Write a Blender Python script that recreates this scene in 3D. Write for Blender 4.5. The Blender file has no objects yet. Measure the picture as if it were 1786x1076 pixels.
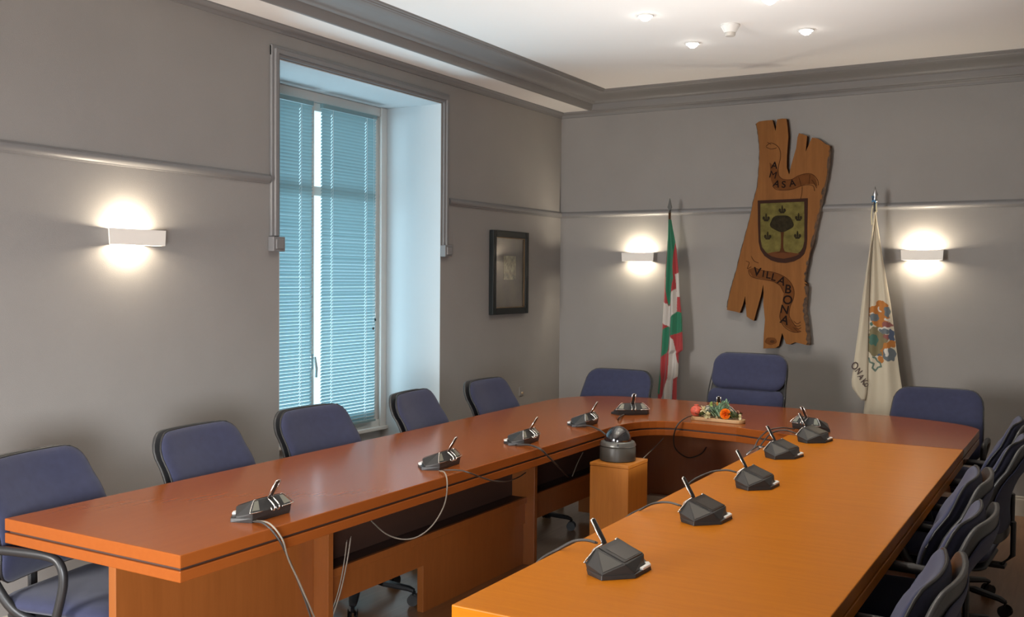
import bpy, bmesh, math, random
from mathutils import Vector, Matrix
random.seed(7)
PI = math.pi
sc = bpy.context.scene
COL = sc.collection

# ------------------------------------------------------------------ camera
FPX, YAW, PITCH, ROLL = 1751.75, 0.5303, -0.0306, 0.00817
CAM = Vector((3.8903, -7.4218, 1.55))
fwd = Vector((-math.sin(YAW)*math.cos(PITCH), math.cos(YAW)*math.cos(PITCH), math.sin(PITCH)))
r0 = Vector((math.cos(YAW), math.sin(YAW), 0)); u0 = r0.cross(fwd)
RT = math.cos(ROLL)*r0 + math.sin(ROLL)*u0
UP = -math.sin(ROLL)*r0 + math.cos(ROLL)*u0
cd = bpy.data.cameras.new('camera'); cam = bpy.data.objects.new('camera', cd); COL.objects.link(cam)
cam.matrix_world = Matrix(((RT.x, UP.x, -fwd.x, CAM.x), (RT.y, UP.y, -fwd.y, CAM.y), (RT.z, UP.z, -fwd.z, CAM.z), (0, 0, 0, 1)))
cd.sensor_width = 36; cd.lens = FPX/1786*36; cd.clip_start = 0.05
sc.camera = cam

def at(px, py, axis, val):
    """measured photo point -> the real point on the plane axis=val"""
    d = fwd + (px-893)/FPX*RT - (py-538)/FPX*UP
    i = 'xyz'.index(axis)
    return CAM + d*((val-CAM[i])/d[i])

# ------------------------------------------------------------------ materials
def mat(name, color, rough=.5, metal=0, spec=.5, bump=0, bscale=200, var=0, vscale=3, coat=0, sheen=0, emis=None, estr=0):
    m = bpy.data.materials.new(name); m.use_nodes = True
    nt = m.node_tree; b = nt.nodes['Principled BSDF']
    c = tuple(color)+(1,)
    b.inputs['Base Color'].default_value = c
    b.inputs['Roughness'].default_value = rough; b.inputs['Metallic'].default_value = metal
    b.inputs['Specular IOR Level'].default_value = spec
    b.inputs['Coat Weight'].default_value = coat; b.inputs['Coat Roughness'].default_value = .15
    b.inputs['Sheen Weight'].default_value = sheen
    if emis: b.inputs['Emission Color'].default_value = tuple(emis)+(1,); b.inputs['Emission Strength'].default_value = estr
    tc = nt.nodes.new('ShaderNodeTexCoord')
    if bump:
        n = nt.nodes.new('ShaderNodeTexNoise'); n.inputs['Scale'].default_value = bscale; n.inputs['Detail'].default_value = 3
        nt.links.new(tc.outputs['Object'], n.inputs['Vector'])
        bp = nt.nodes.new('ShaderNodeBump'); bp.inputs['Strength'].default_value = bump; bp.inputs['Distance'].default_value = .002
        nt.links.new(n.outputs['Fac'], bp.inputs['Height']); nt.links.new(bp.outputs['Normal'], b.inputs['Normal'])
    if var:
        n = nt.nodes.new('ShaderNodeTexNoise'); n.inputs['Scale'].default_value = vscale; n.inputs['Detail'].default_value = 4
        nt.links.new(tc.outputs['Object'], n.inputs['Vector'])
        r = nt.nodes.new('ShaderNodeMapRange'); r.inputs['From Min'].default_value = .3; r.inputs['From Max'].default_value = .7
        r.inputs['To Min'].default_value = 1-var; r.inputs['To Max'].default_value = 1+var
        nt.links.new(n.outputs['Fac'], r.inputs['Value'])
        mx = nt.nodes.new('ShaderNodeVectorMath'); mx.operation = 'SCALE'; mx.inputs[0].default_value = color
        nt.links.new(r.outputs['Result'], mx.inputs['Scale']); nt.links.new(mx.outputs['Vector'], b.inputs['Base Color'])
    return m

def wood(name, c1, c2, stretch=(1, 12, 12), scale=4, rough=.3, coat=.3, spec=.5, streak=.5):
    m = bpy.data.materials.new(name); m.use_nodes = True
    nt = m.node_tree; b = nt.nodes['Principled BSDF']
    tc = nt.nodes.new('ShaderNodeTexCoord'); mp = nt.nodes.new('ShaderNodeMapping'); mp.inputs['Scale'].default_value = stretch
    nt.links.new(tc.outputs['Object'], mp.inputs['Vector'])
    n = nt.nodes.new('ShaderNodeTexNoise'); n.inputs['Scale'].default_value = scale; n.inputs['Detail'].default_value = 6; n.inputs['Roughness'].default_value = .6
    nt.links.new(mp.outputs['Vector'], n.inputs['Vector'])
    n2 = nt.nodes.new('ShaderNodeTexNoise'); n2.inputs['Scale'].default_value = scale*9; n2.inputs['Detail'].default_value = 3
    nt.links.new(mp.outputs['Vector'], n2.inputs['Vector'])
    mxf = nt.nodes.new('ShaderNodeMix'); mxf.inputs[0].default_value = .15
    nt.links.new(n.outputs['Fac'], mxf.inputs[2]); nt.links.new(n2.outputs['Fac'], mxf.inputs[3])
    r = nt.nodes.new('ShaderNodeMapRange'); r.inputs['From Min'].default_value = .5-.5*streak*.6; r.inputs['From Max'].default_value = .5+.5*streak*.6
    nt.links.new(mxf.outputs[0], r.inputs['Value'])
    mx = nt.nodes.new('ShaderNodeMix'); mx.data_type = 'RGBA'
    mx.inputs[6].default_value = tuple(c1)+(1,); mx.inputs[7].default_value = tuple(c2)+(1,)
    nt.links.new(r.outputs['Result'], mx.inputs[0]); nt.links.new(mx.outputs[2], b.inputs['Base Color'])
    b.inputs['Roughness'].default_value = rough; b.inputs['Coat Weight'].default_value = coat; b.inputs['Coat Roughness'].default_value = .12
    b.inputs['Specular IOR Level'].default_value = spec
    return m

def painted(name, rough=.8, bump=.15, bscale=500, sheen=.0):
    m = mat(name, (.5, .5, .5), rough, bump=bump, bscale=bscale, sheen=sheen)
    nt = m.node_tree; a = nt.nodes.new('ShaderNodeVertexColor'); a.layer_name = 'Paint'
    nt.links.new(a.outputs['Color'], nt.nodes['Principled BSDF'].inputs['Base Color'])
    return m

M = {}
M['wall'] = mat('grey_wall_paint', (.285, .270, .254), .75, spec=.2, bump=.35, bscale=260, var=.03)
M['trim'] = mat('grey_trim_paint', (.20, .195, .193), .45, spec=.35)
M['ceiling'] = mat('white_ceiling_paint', (.86, .85, .83), .85, spec=.2)
M['reveal'] = mat('pale_reveal', (.56, .60, .61), .7, spec=.2, bump=.15, bscale=260)
M['base'] = mat('baseboard_paint', (.42, .38, .31), .5)
M['floor'] = wood('floor_laminate', (.22, .10, .04), (.30, .15, .065), (14, 1, 1), 3, .28, .2)
M['cherry'] = wood('cherry_veneer', (.43, .128, .004), (.52, .170, .006), (1, 14, 14), 3, .32, .02, spec=.13, streak=.9)
M['cherry_arm'] = wood('cherry_veneer_dark', (.25, .064, .012), (.275, .073, .014), (14, 1, 14), 3, .2, .02, spec=.22, streak=.9)
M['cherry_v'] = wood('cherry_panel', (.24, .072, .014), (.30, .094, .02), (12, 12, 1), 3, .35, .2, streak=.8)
M['pedestal'] = wood('pedestal_veneer', (.46, .16, .020), (.54, .20, .028), (12, 12, 1), 3, .4, .2, streak=.5)
M['dark_wood'] = mat('dark_inner_board', (.045, .022, .015), .6)
M['fabric'] = mat('navy_fabric', (.036, .040, .080), .9, spec=.2, bump=.4, bscale=900, var=.08, vscale=30, sheen=.15)
M['shell'] = mat('charcoal_plastic', (.045, .045, .045), .36, spec=.5)
M['black'] = mat('black_plastic', (.02, .02, .021), .4)
M['device'] = mat('device_plastic', (.026, .025, .024), .42, bump=.15, bscale=1500)
M['grille'] = mat('device_grille', (.07, .066, .058), .55, bump=.5, bscale=1800)
M['screen'] = mat('device_screen', (.05, .045, .04), .22, spec=.6)
M['bezel'] = mat('device_bezel', (.018, .017, .016), .25)
M['chrome'] = mat('satin_chrome', (.75, .72, .68), .25, metal=1)
M['silverp'] = mat('silver_panel', (.26, .26, .21), .35, metal=.4)
M['white'] = mat('white_plastic', (.8, .79, .76), .35)
M['ceramic'] = mat('white_ceramic', (.78, .74, .68), .5, emis=(1, .88, .72), estr=.10)
M['grille_w'] = mat('sensor_plastic', (.6, .57, .52), .5)
M['bulb'] = mat('bulb', (1, 1, 1), .5, emis=(1, .86, .66), estr=60)
M['spot'] = mat('spot_lens', (1, 1, 1), .5, emis=(1, .95, .86), estr=30)
M['frame_w'] = mat('window_frame_paint', (.62, .60, .56), .45)
M['cable'] = mat('cable_rubber', (.045, .04, .036), .45)
M['cable_g'] = mat('cable_grey', (.22, .19, .15), .5)
M['pole'] = mat('flagpole_metal', (.55, .55, .56), .3, metal=1)
M['polewood'] = mat('flagpole_wood', (.18, .09, .04), .4)
M['blue'] = mat('blue_ribbon', (.12, .35, .65), .6)
M['dome'] = mat('smoked_dome', (.012, .012, .014), .04, spec=.9, coat=1)
M['housing'] = mat('grey_housing', (.075, .072, .062), .38)
M['pframe'] = mat('dark_picture_frame', (.012, .015, .015), .5, spec=.25)
M['plaque'] = wood('carved_wood', (.165, .060, .012), (.265, .106, .024), (12, 12, 1), 2.2, .6, 0, spec=.15, streak=1)
M['bark'] = mat('bark', (.07, .042, .026), .9, bump=1, bscale=60, var=.5, vscale=40)
M['burn'] = mat('burnt_lettering', (.015, .008, .006), .8, spec=.08)
M['burnline'] = mat('burnt_outline', (.07, .026, .010), .8, spec=.08)
M['ribbonw'] = mat('scroll_stain', (.125, .045, .013), .8, spec=.08, var=.15, vscale=20)
M['shieldg'] = mat('olive_field', (.135, .112, .032), .8, spec=.1, var=.3, vscale=20)
M['shieldb'] = mat('shield_border', (.040, .018, .012), .8, spec=.1)
M['treeb'] = mat('dark_tree_stain', (.026, .020, .010), .8, spec=.1, var=.3, vscale=40)
M['earth'] = mat('earth_stain', (.11, .04, .015), .8, spec=.1)
M['flagp'] = painted('flag_cloth', .75, sheen=.2)
M['leaf'] = mat('silver_green_leaf', (.26, .40, .25), .5, var=.4, vscale=60)
M['leafd'] = mat('dark_leaf', (.06, .085, .025), .6)
M['rose'] = mat('orange_petal', (.95, .26, .015), .5, var=.15, vscale=60)
M['redf'] = mat('red_fruit_skin', (.55, .09, .05), .5, var=.35, vscale=90)
M['cream'] = mat('cream_petal', (.75, .68, .42), .6)
M['twig'] = mat('twig', (.42, .30, .18), .7)
M['tray'] = wood('tray_wood', (.40, .22, .09), (.55, .34, .16), (1, 8, 8), 6, .5, .1)

# slat: thin translucent aluminium-look
def slat_mat():
    m = bpy.data.materials.new('teal_slat'); m.use_nodes = True; nt = m.node_tree
    b = nt.nodes['Principled BSDF']; b.inputs['Base Color'].default_value = (.25, .365, .375, 1); b.inputs['Roughness'].default_value = .45
    t = nt.nodes.new('ShaderNodeBsdfTranslucent'); t.inputs['Color'].default_value = (.28, .42, .46, 1)
    mx = nt.nodes.new('ShaderNodeMixShader'); mx.inputs[0].default_value = .2
    nt.links.new(b.outputs[0], mx.inputs[1]); nt.links.new(t.outputs[0], mx.inputs[2])
    nt.links.new(mx.outputs[0], nt.nodes['Material Output'].inputs['Surface']); return m
M['slat'] = slat_mat()
def glass_mat(name, fac, tint=(1, 1, 1), rough=.0):
    m = bpy.data.materials.new(name); m.use_nodes = True; nt = m.node_tree
    g = nt.nodes.new('ShaderNodeBsdfGlossy'); g.inputs['Roughness'].default_value = rough
    t = nt.nodes.new('ShaderNodeBsdfTransparent'); t.inputs['Color'].default_value = tuple(tint)+(1,)
    mx = nt.nodes.new('ShaderNodeMixShader'); mx.inputs[0].default_value = fac
    nt.links.new(t.outputs[0], mx.inputs[1]); nt.links.new(g.outputs[0], mx.inputs[2])
    nt.links.new(mx.outputs[0], nt.nodes['Material Output'].inputs['Surface']); return m
M['glass'] = glass_mat('window_glass', .06, (.93, .98, 1))
M['pglass'] = glass_mat('picture_glass', .16, (1, 1, 1), .12)

# ------------------------------------------------------------------ object helpers
def obj(name, bm, m, parent=None, smooth=False, bevel=0, loc=None, autosm=False):
    me = bpy.data.meshes.new(name)
    bmesh.ops.recalc_face_normals(bm, faces=bm.faces)
    bm.to_mesh(me); bm.free()
    ms = m if isinstance(m, (list, tuple)) else [m]
    for k in ms: me.materials.append(k)
    if smooth:
        for p in me.polygons: p.use_smooth = True
        if autosm:
            me.set_sharp_from_angle(angle=math.radians(40))
    o = bpy.data.objects.new(name, me); COL.objects.link(o)
    if parent: o.parent = parent
    if loc: o.location = loc
    if bevel:
        b = o.modifiers.new('bevel', 'BEVEL'); b.width = bevel; b.segments = 2; b.limit_method = 'ANGLE'; b.angle_limit = math.radians(50)
    return o
def tag(o, label, cat, group=None):
    o['label'] = label; o['category'] = cat
    if group: o['group'] = group
    return o
def thing(name, label, cat, loc=(0, 0, 0), rz=0, group=None):
    o = bpy.data.objects.new(name, None); COL.objects.link(o); o.empty_display_size = .1
    o.location = loc; o.rotation_euler = (0, 0, rz)
    return tag(o, label, cat, group)
def struct(o):
    o['kind'] = 'structure'; return o
def copy_tree(o, parent=None):
    kids = list(o.children)
    c = o.copy(); COL.objects.link(c)
    if parent: c.parent = parent
    for k in kids: copy_tree(k, c)
    return c

def box(bm, x0, x1, y0, y1, z0, z1, mi=0):
    v = [bm.verts.new((x, y, z)) for x in (x0, x1) for y in (y0, y1) for z in (z0, z1)]
    for f in ((0, 1, 3, 2), (4, 6, 7, 5), (0, 4, 5, 1), (2, 3, 7, 6), (0, 2, 6, 4), (1, 5, 7, 3)):
        bm.faces.new([v[i] for i in f]).material_index = mi
    return v
def frame_of(d):
    d = d.normalized(); a = Vector((0, 0, 1)) if abs(d.z) < .95 else Vector((1, 0, 0))
    s = d.cross(a).normalized(); return s, s.cross(d)
def tube(bm, pts, r, n=8, cap=True, flat=1.0, up=None, mi=0):
    pts = [Vector(p) for p in pts]; rings = []
    s = t = None
    for i, p in enumerate(pts):
        d = (pts[min(i+1, len(pts)-1)] - pts[max(i-1, 0)]).normalized()
        if s is None:
            if up is not None: s = Vector(up).cross(d).normalized(); t = d.cross(s)
            else: s, t = frame_of(d)
        else:
            s = (s - d*s.dot(d)).normalized(); t = d.cross(s)
        rr = r[i] if isinstance(r, (list, tuple)) else r
        rings.append([bm.verts.new(p + s*math.cos(2*PI*k/n)*rr + t*math.sin(2*PI*k/n)*rr*flat) for k in range(n)])
    for a, b in zip(rings, rings[1:]):
        for k in range(n): bm.faces.new((a[k], a[(k+1) % n], b[(k+1) % n], b[k])).material_index = mi
    if cap:
        bm.faces.new(rings[0][::-1]).material_index = mi; bm.faces.new(rings[-1]).material_index = mi
def smooth_path(pts, n=8):
    pts = [Vector(p) for p in pts]; out = []
    P = [2*pts[0]-pts[1]] + pts + [2*pts[-1]-pts[-2]]
    for i in range(1, len(P)-2):
        for k in range(n):
            t = k/n; a, b, c, d = P[i-1], P[i], P[i+1], P[i+2]
            out.append(.5*((2*b) + (c-a)*t + (2*a-5*b+4*c-d)*t*t + (3*b-a-3*c+d)*t**3))
    out.append(pts[-1]); return out
def lathe(bm, prof, n=32, c=(0, 0, 0), mi=0):
    rings = []
    for r, z in prof:
        if r < 1e-5: rings.append([bm.verts.new((c[0], c[1], c[2]+z))])
        else: rings.append([bm.verts.new((c[0]+r*math.cos(2*PI*k/n), c[1]+r*math.sin(2*PI*k/n), c[2]+z)) for k in range(n)])
    for a, b in zip(rings, rings[1:]):
        for k in range(n):
            k2 = (k+1) % n
            q = [a[0] if len(a) == 1 else a[k]]
            if len(a) > 1: q.append(a[k2])
            q.append(b[0] if len(b) == 1 else b[k2])
            if len(b) > 1: q.append(b[k])
            if len(q) > 2: bm.faces.new(q).material_index = mi
def prism(bm, poly, a0, a1, fn, mi=0):
    """poly in 2D, extruded a0..a1, fn(u,v,a)->xyz"""
    A = [bm.verts.new(fn(u, v, a0)) for u, v in poly]; B = [bm.verts.new(fn(u, v, a1)) for u, v in poly]
    n = len(poly)
    bm.faces.new(A).material_index = mi; bm.faces.new(B).material_index = mi
    for i in range(n): bm.faces.new((A[i], A[(i+1) % n], B[(i+1) % n], B[i])).material_index = mi
XY = lambda u, v, a: (u, v, a)
def pillow(bm, W, Hh, T, r, fn, n=16, p=5, mi=0, pinch=.12):
    """cushion: half sizes W,Hh thickness T; fn(u,v,d)->xyz"""
    def pos(s, t):
        k = max(abs(s), abs(t))
        if k < 1e-6: return 0, 0, 1
        a, b = s/k*W, t/k*Hh
        ca = max(-(W-r), min(W-r, a)); cb = max(-(Hh-r), min(Hh-r, b))
        da, db = a-ca, b-cb; L = math.hypot(da, db)
        if abs(da) > 1e-9 and abs(db) > 1e-9: a, b = ca+da/L*r, cb+db/L*r
        return a*k, b*k, max(pinch, (1-k**p)**.5 if k < 1 else 0)
    S = [math.sin(PI/2*(2*i/n-1)) for i in range(n+1)]
    F = [[None]*(n+1) for _ in range(n+1)]; B = [[None]*(n+1) for _ in range(n+1)]
    for i in range(n+1):
        for j in range(n+1):
            a, b, h = pos(S[i], S[j])
            F[i][j] = bm.verts.new(fn(a, b, T/2*h)); B[i][j] = bm.verts.new(fn(a, b, -T/2*h))
    for i in range(n):
        for j in range(n):
            bm.faces.new((F[i][j], F[i+1][j], F[i+1][j+1], F[i][j+1])).material_index = mi
            bm.faces.new((B[i][j], B[i][j+1], B[i+1][j+1], B[i+1][j])).material_index = mi
    E = [(i, 0) for i in range(n)]+[(n, j) for j in range(n)]+[(i, n) for i in range(n, 0, -1)]+[(0, j) for j in range(n, 0, -1)]
    for q in range(len(E)):
        (a, b), (c, d) = E[q], E[(q+1) % len(E)]
        bm.faces.new((F[a][b], B[a][b], B[c][d], F[c][d])).material_index = mi
def text_mesh(s, size, depth=.002):
    cu = bpy.data.curves.new('text', 'FONT'); cu.body = s; cu.size = size; cu.extrude = depth; cu.offset = 0 if s == 'M' else size*.016; cu.align_x = 'CENTER'; cu.align_y = 'CENTER'
    o = bpy.data.objects.new('text', cu); COL.objects.link(o)
    dg = bpy.context.evaluated_depsgraph_get(); me = bpy.data.meshes.new_from_object(o.evaluated_get(dg))
    bpy.data.objects.remove(o); return me

# ------------------------------------------------------------------ room shell
RW, RY = 4.10, -9.2       # right wall x, rear wall y
NY0, NY1, NZ, ND = -3.315, -1.755, 2.73, .52    # window niche in the left wall
b = bmesh.new()
box(b, -.55, 0, RY, NY0, 0, 3.2); box(b, -.55, 0, NY1, .2, 0, 3.2); box(b, -.55, 0, NY0, NY1, NZ, 3.2)
wl = struct(obj('wall_left', b, M['wall']))
b = bmesh.new(); box(b, -.55, RW+.2, 0, .2, 0, 3.2); struct(obj('wall_back', b, M['wall']))
b = bmesh.new(); box(b, RW, RW+.2, RY, 0, 0, 3.2); struct(obj('wall_right', b, M['wall']))
b = bmesh.new(); box(b, -.55, RW+.2, RY-.2, RY, 0, 3.2); struct(obj('wall_front', b, M['wall']))
b = bmesh.new(); box(b, -.6, RW+.2, RY-.2, .2, -.1, 0); struct(obj('floor', b, M['floor']))
b = bmesh.new(); box(b, -.6, RW+.2, RY-.2, .2, 3.02, 3.2); struct(obj('ceiling', b, M['ceiling']))
# dropped soffit ring round the room, crown moulding on its inner edge
SX, SXR, SY = .305, RW-.305, -.07
b = bmesh.new()
box(b, 0, SX, RY, 0, 2.912, 3.02); box(b, SXR, RW, RY, 0, 2.912, 3.02); box(b, SX, SXR, SY, 0, 2.912, 3.02); box(b, SX, SXR, RY, RY+.3, 2.912, 3.02)
struct(obj('trim_1', b, M['ceiling']))
def ring(prof, x0, x1, y0, y1):
    """prof (offset inward, z) swept round the rectangle"""
    b = bmesh.new(); R = []
    for o, z in prof:
        R.append([b.verts.new(p) for p in ((x0+o, y0+o, z), (x1-o, y0+o, z), (x1-o, y1-o, z), (x0+o, y1-o, z))])
    for a, c in zip(R, R[1:]):
        for k in range(4): b.faces.new((a[k], a[(k+1) % 4], c[(k+1) % 4], c[k]))
    return b
crown = [(-.012, 2.92), (-.012, 2.902), (.004, 2.902), (.016, 2.914), (.030, 2.948), (.036, 2.950), (.042, 2.946), (.05, 2.948), (.062, 2.958), (.078, 2.967), (.10, 2.975), (.125, 2.980), (.15, 2.984), (.172, 2.991), (.190, 3.000), (.196, 3.006), (.208, 3.006), (.214, 3.012), (.226, 3.012), (.236, 3.021)]
struct(obj('trim_2', ring(crown, SX, SXR, RY+.3, SY), M['trim'], smooth=True, autosm=True))
corn = [(0, 2.868), (.008, 2.870), (.012, 2.882), (.022, 2.892), (.034, 2.897), (.040, 2.906), (.040, 2.912), (0, 2.912)]
struct(obj('trim_3', ring(corn, 0, RW, RY, 0), M['trim'], smooth=True, autosm=True))
# picture rail (half-round profile), interrupted by the niche
rp = [(0, 2.046), (.010, 2.047), (.012, 2.052), (.016, 2.054), (.024, 2.062), (.027, 2.072), (.025, 2.082), (.018, 2.090), (.010, 2.092), (.008, 2.097), (0, 2.098)]
def run(prof, p0, p1, nrm):
    b = bmesh.new(); A = []; B = []
    for o, z in prof:
        A.append(b.verts.new((p0[0]+nrm[0]*o, p0[1]+nrm[1]*o, z))); B.append(b.verts.new((p1[0]+nrm[0]*o, p1[1]+nrm[1]*o, z)))
    for i in range(len(A)-1): b.faces.new((A[i], B[i], B[i+1], A[i+1]))
    b.faces.new(A); b.faces.new(B); return b
struct(obj('trim_4', run(rp, (0, RY), (0, -3.40), (1, 0)), M['trim'], smooth=True, autosm=True))
struct(obj('trim_5', run(rp, (0, -1.67), (0, 0), (1, 0)), M['trim'], smooth=True, autosm=True))
struct(obj('trim_6', run(rp, (0, 0), (RW, 0), (0, -1)), M['trim'], smooth=True, autosm=True))
bp_ = [(0, 0), (.016, 0), (.016, .108), (.012, .112), (.012, .124), (.006, .130), (0, .131)]
struct(obj('baseboard_back', run(bp_, (0, 0), (RW, 0), (0, -1)), M['base']))
struct(obj('baseboard_left', run(bp_, (0, NY1), (0, 0), (1, 0)), M['base']))
struct(obj('baseboard_front', run(bp_, (0, RY), (0, NY0), (1, 0)), M['base']))
struct(obj('baseboard_right', run(bp_, (RW, RY), (RW, 0), (-1, 0)), M['base']))
# architrave round the niche with its two end blocks
b = bmesh.new()
for y0, y1, s in ((NY0-.075, NY0-.012, 1), (NY1+.012, NY1+.075, -1)):
    box(b, 0, .018, y0, y1, 1.765, 2.795); box(b, 0, .03, y0+.018, y1-.018, 1.765, 2.777)
box(b, 0, .0175, NY0-.075, NY1+.075, 2.735, 2.797); box(b, 0, .0305, NY0-.056, NY1+.056, 2.752, 2.779)
struct(obj('trim_7', b, M['trim'], bevel=.005))
b = bmesh.new()
box(b, 0, .042, NY0-.085, NY0+.004, 1.682, 1.762); box(b, 0, .042, NY1-.004, NY1+.085, 1.690, 1.768)
box(b, .04, .05, NY0-.07, NY0-.012, 1.695, 1.75); box(b, .04, .05, NY1+.012, NY1+.07, 1.702, 1.756)
struct(obj('trim_8', b, M['trim'], bevel=.004))
# niche lining (reveals, head) in a paler tone than the wall and the parapet under the window
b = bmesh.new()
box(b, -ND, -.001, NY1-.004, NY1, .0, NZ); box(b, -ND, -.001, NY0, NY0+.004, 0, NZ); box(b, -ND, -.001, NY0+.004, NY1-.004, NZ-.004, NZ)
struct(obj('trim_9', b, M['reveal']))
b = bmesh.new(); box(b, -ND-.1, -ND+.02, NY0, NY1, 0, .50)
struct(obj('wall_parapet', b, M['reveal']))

# ------------------------------------------------------------------ window 1
XF = -.50
win = thing('window_1', 'tall double leaf window in deep niche behind venetian blinds', 'window', (XF, (NY0+NY1)/2, .5)); struct(win)
cy = (NY0+NY1)/2
def wbox(b, y0, y1, z0, z1, x0=-.03, x1=.03): box(b, x0, x1, y0-cy, y1-cy, z0-.5, z1-.5)
yl, yr, ym = NY0+.005, NY1-.005, -2.475
b = bmesh.new()
wbox(b, yl, yl+.075, .5, 2.725); wbox(b, yr-.05, yr, .5, 2.725); wbox(b, yl, yr, 2.665, 2.725); wbox(b, yl, yr, .5, .55)
wbox(b, yl, yl+.09, .5, 2.7, -.05, 0); wbox(b, yr-.062, yr, .5, 2.7255, .029, .045)
obj('window_frame', b, M['frame_w'], win, bevel=.004)
def sash(y0, y1, w0=.05, w1=.05):
    b = bmesh.new()
    wbox(b, y0, y0+w0, .55, 2.66, -.03, .015); wbox(b, y1-w1, y1, .55, 2.66, -.03, .015)
    wbox(b, y0+w0, y1-w1, .55, .61, -.03, .015); wbox(b, y0+w0, y1-w1, 2.61, 2.66, -.03, .015); wbox(b, y0+w0, y1-w1, 2.07, 2.13, -.03, .0)
    s = obj('sash', b, M['frame_w'], win, bevel=.003)
    b = bmesh.new(); wbox(b, y0+w0, y1-w1, .61, 2.61, -.014, -.010); obj('pane', b, M['glass'], s)
    return s
sash(yl+.075, -2.500, .05, .022); s2 = sash(-2.499, yr-.05, .016, .045)
b = bmesh.new()
wbox(b, -2.520, -2.497, .95, 1.05, .015, .024); tube(b, [(.022, -2.508-cy, .53), (.045, -2.508-cy, .53), (.052, -2.50-cy, .46), (.045, -2.496-cy, .40)], .008, 8)
obj('window_handle', b, M['chrome'], s2, smooth=True, autosm=True)
b = bmesh.new(); wbox(b, NY0+.004, NY1-.004, .478, .502, -.02, .065)
obj('window_sill', b, M['frame_w'], win, bevel=.004)

def blind(y0, y1, holes, label, cord):
    t = thing('venetian_blind', label, 'blind', (-.440, (y0+y1)/2, 2.625), 0, None)
    c = (y0+y1)/2
    b = bmesh.new(); box(b, -.014, .014, y0-c, y1-c, 0, .028); obj('headrail', b, M['slat'], t, bevel=.002)
    b = bmesh.new(); zb = .575; pitch = .0212; z = 2.613; a = math.radians(53); w = .0125
    cuts = [y0]
    for h in holes: cuts += [h-.0024, h+.0024]
    cuts += [y1]
    while z > zb:
        jit = random.uniform(-.0006, .0006)
        for k in range(0, len(cuts), 2):
            rows = []
            for q in (-1, -.33, .33, 1):
                dx = math.cos(a)*w*q - math.sin(a)*.0015*(1-q*q); dz = math.sin(a)*w*q + math.cos(a)*.0015*(1-q*q)
                rows.append([b.verts.new((dx, yy-c, z+dz+jit-2.625)) for yy in (cuts[k], cuts[k+1])])
            for r1, r2 in zip(rows, rows[1:]): b.faces.new((r1[0], r1[1], r2[1], r2[0]))
        z -= pitch
    # narrow bridges beside each cord hole (edges of the slat carry on round the hole)
    obj('slats', b, M['slat'], t, smooth=True)
    b = bmesh.new(); box(b, -.011, .011, y0-c, y1-c, zb-.024-2.625, zb-.010-2.625); obj('bottom_rail', b, M['slat'], t, bevel=.002)
    b = bmesh.new()
    for h in holes:
        tube(b, [(.013, h-c, 0), (.013, h-c, zb-.012-2.625)], .0009, 5)
    obj('ladder_cord', b, M['white'], t)
    if cord:
        b = bmesh.new()
        for dy, dz in ((-.020, -1.36), (-.042, -1.42)): tube(b, [(.018, y1-c+dy, .01), (.018, y1-c+dy, dz)], .001, 5)
        co = obj('pull_cord', b, M['white'], t)
        for dy, dz in ((-.020, -1.36), (-.042, -1.42)):
            b = bmesh.new(); lathe(b, [(0, .0), (.005, -.004), (.007, -.018), (0, -.022)], 10, (.018, y1-c+dy, dz))
            obj('cord_knob', b, M['black'], co, smooth=True)
    return t
blind(yl+.10, ym-.080, [yl+.22, -2.666], 'teal venetian blind on the left leaf of the tall window', False)
blind(ym+.008, yr-.15, [-2.367, -2.018], 'wide teal venetian blind with black cord knobs beside the bare reveal', True)

# ------------------------------------------------------------------ sconces
def sconce():
    t = thing('wall_sconce', 'x', 'lamp')
    # local: wall plane at x=0, body toward +x, width along y, z centre 0
    b = bmesh.new()
    W0, W1, H, D, th = .138, .134, .035, .080, .005
    def sec(z, W): return [(0, -W), (D, -W), (D, W), (0, W)]
    outer0, outer1 = [], []
    for z, W in ((-H, W1), (H, W0)):
        o = [(0.001, -W+.052, z), (D-.012, -W+.004, z), (D, -W+.001, z), (D, W-.001, z), (D-.012, W-.004, z), (0.001, W-.052, z)]
        i = [(0.001, -W+.052+th, z), (D-.014, -W+.004+th, z), (D-th, -W+.004+th, z), (D-th, W-.004-th, z), (D-.014, W-.004-th, z), (0.001, W-.052-th, z)]
        outer0.append([b.verts.new(p) for p in o]); outer1.append([b.verts.new(p) for p in i])
    for k in range(5):
        b.faces.new((outer0[0][k], outer0[0][k+1], outer0[1][k+1], outer0[1][k]))
        b.faces.new((outer1[0][k], outer1[1][k], outer1[1][k+1], outer1[0][k+1]))
        for q in (0, 1): b.faces.new((outer0[q][k], outer0[q][k+1], outer1[q][k+1], outer1[q][k]))
    obj('lamp_shade', b, M['ceramic'], t)
    b = bmesh.new(); box(b, 0.001, .012, -.05, .05, -.025, .025); obj('backplate', b, M['white'], t, bevel=.003)
    b = bmesh.new(); tube(b, [(.040, -.045, .008), (.040, .045, .008)], .006, 10); obj('bulb', b, M['bulb'], t, smooth=True)
    return t
s0 = sconce()
SC = [((0, -4.3125, 1.722), 0, 1.15, 'white box wall sconce on the left wall, under the picture rail'),
      ((.728, 0, 1.722), -PI/2, 1.0, 'white box wall sconce left of the red, green and white flag'),
      ((2.828, 0, 1.728), -PI/2, 1.0, 'white box wall sconce right of the cream flag')]
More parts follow.
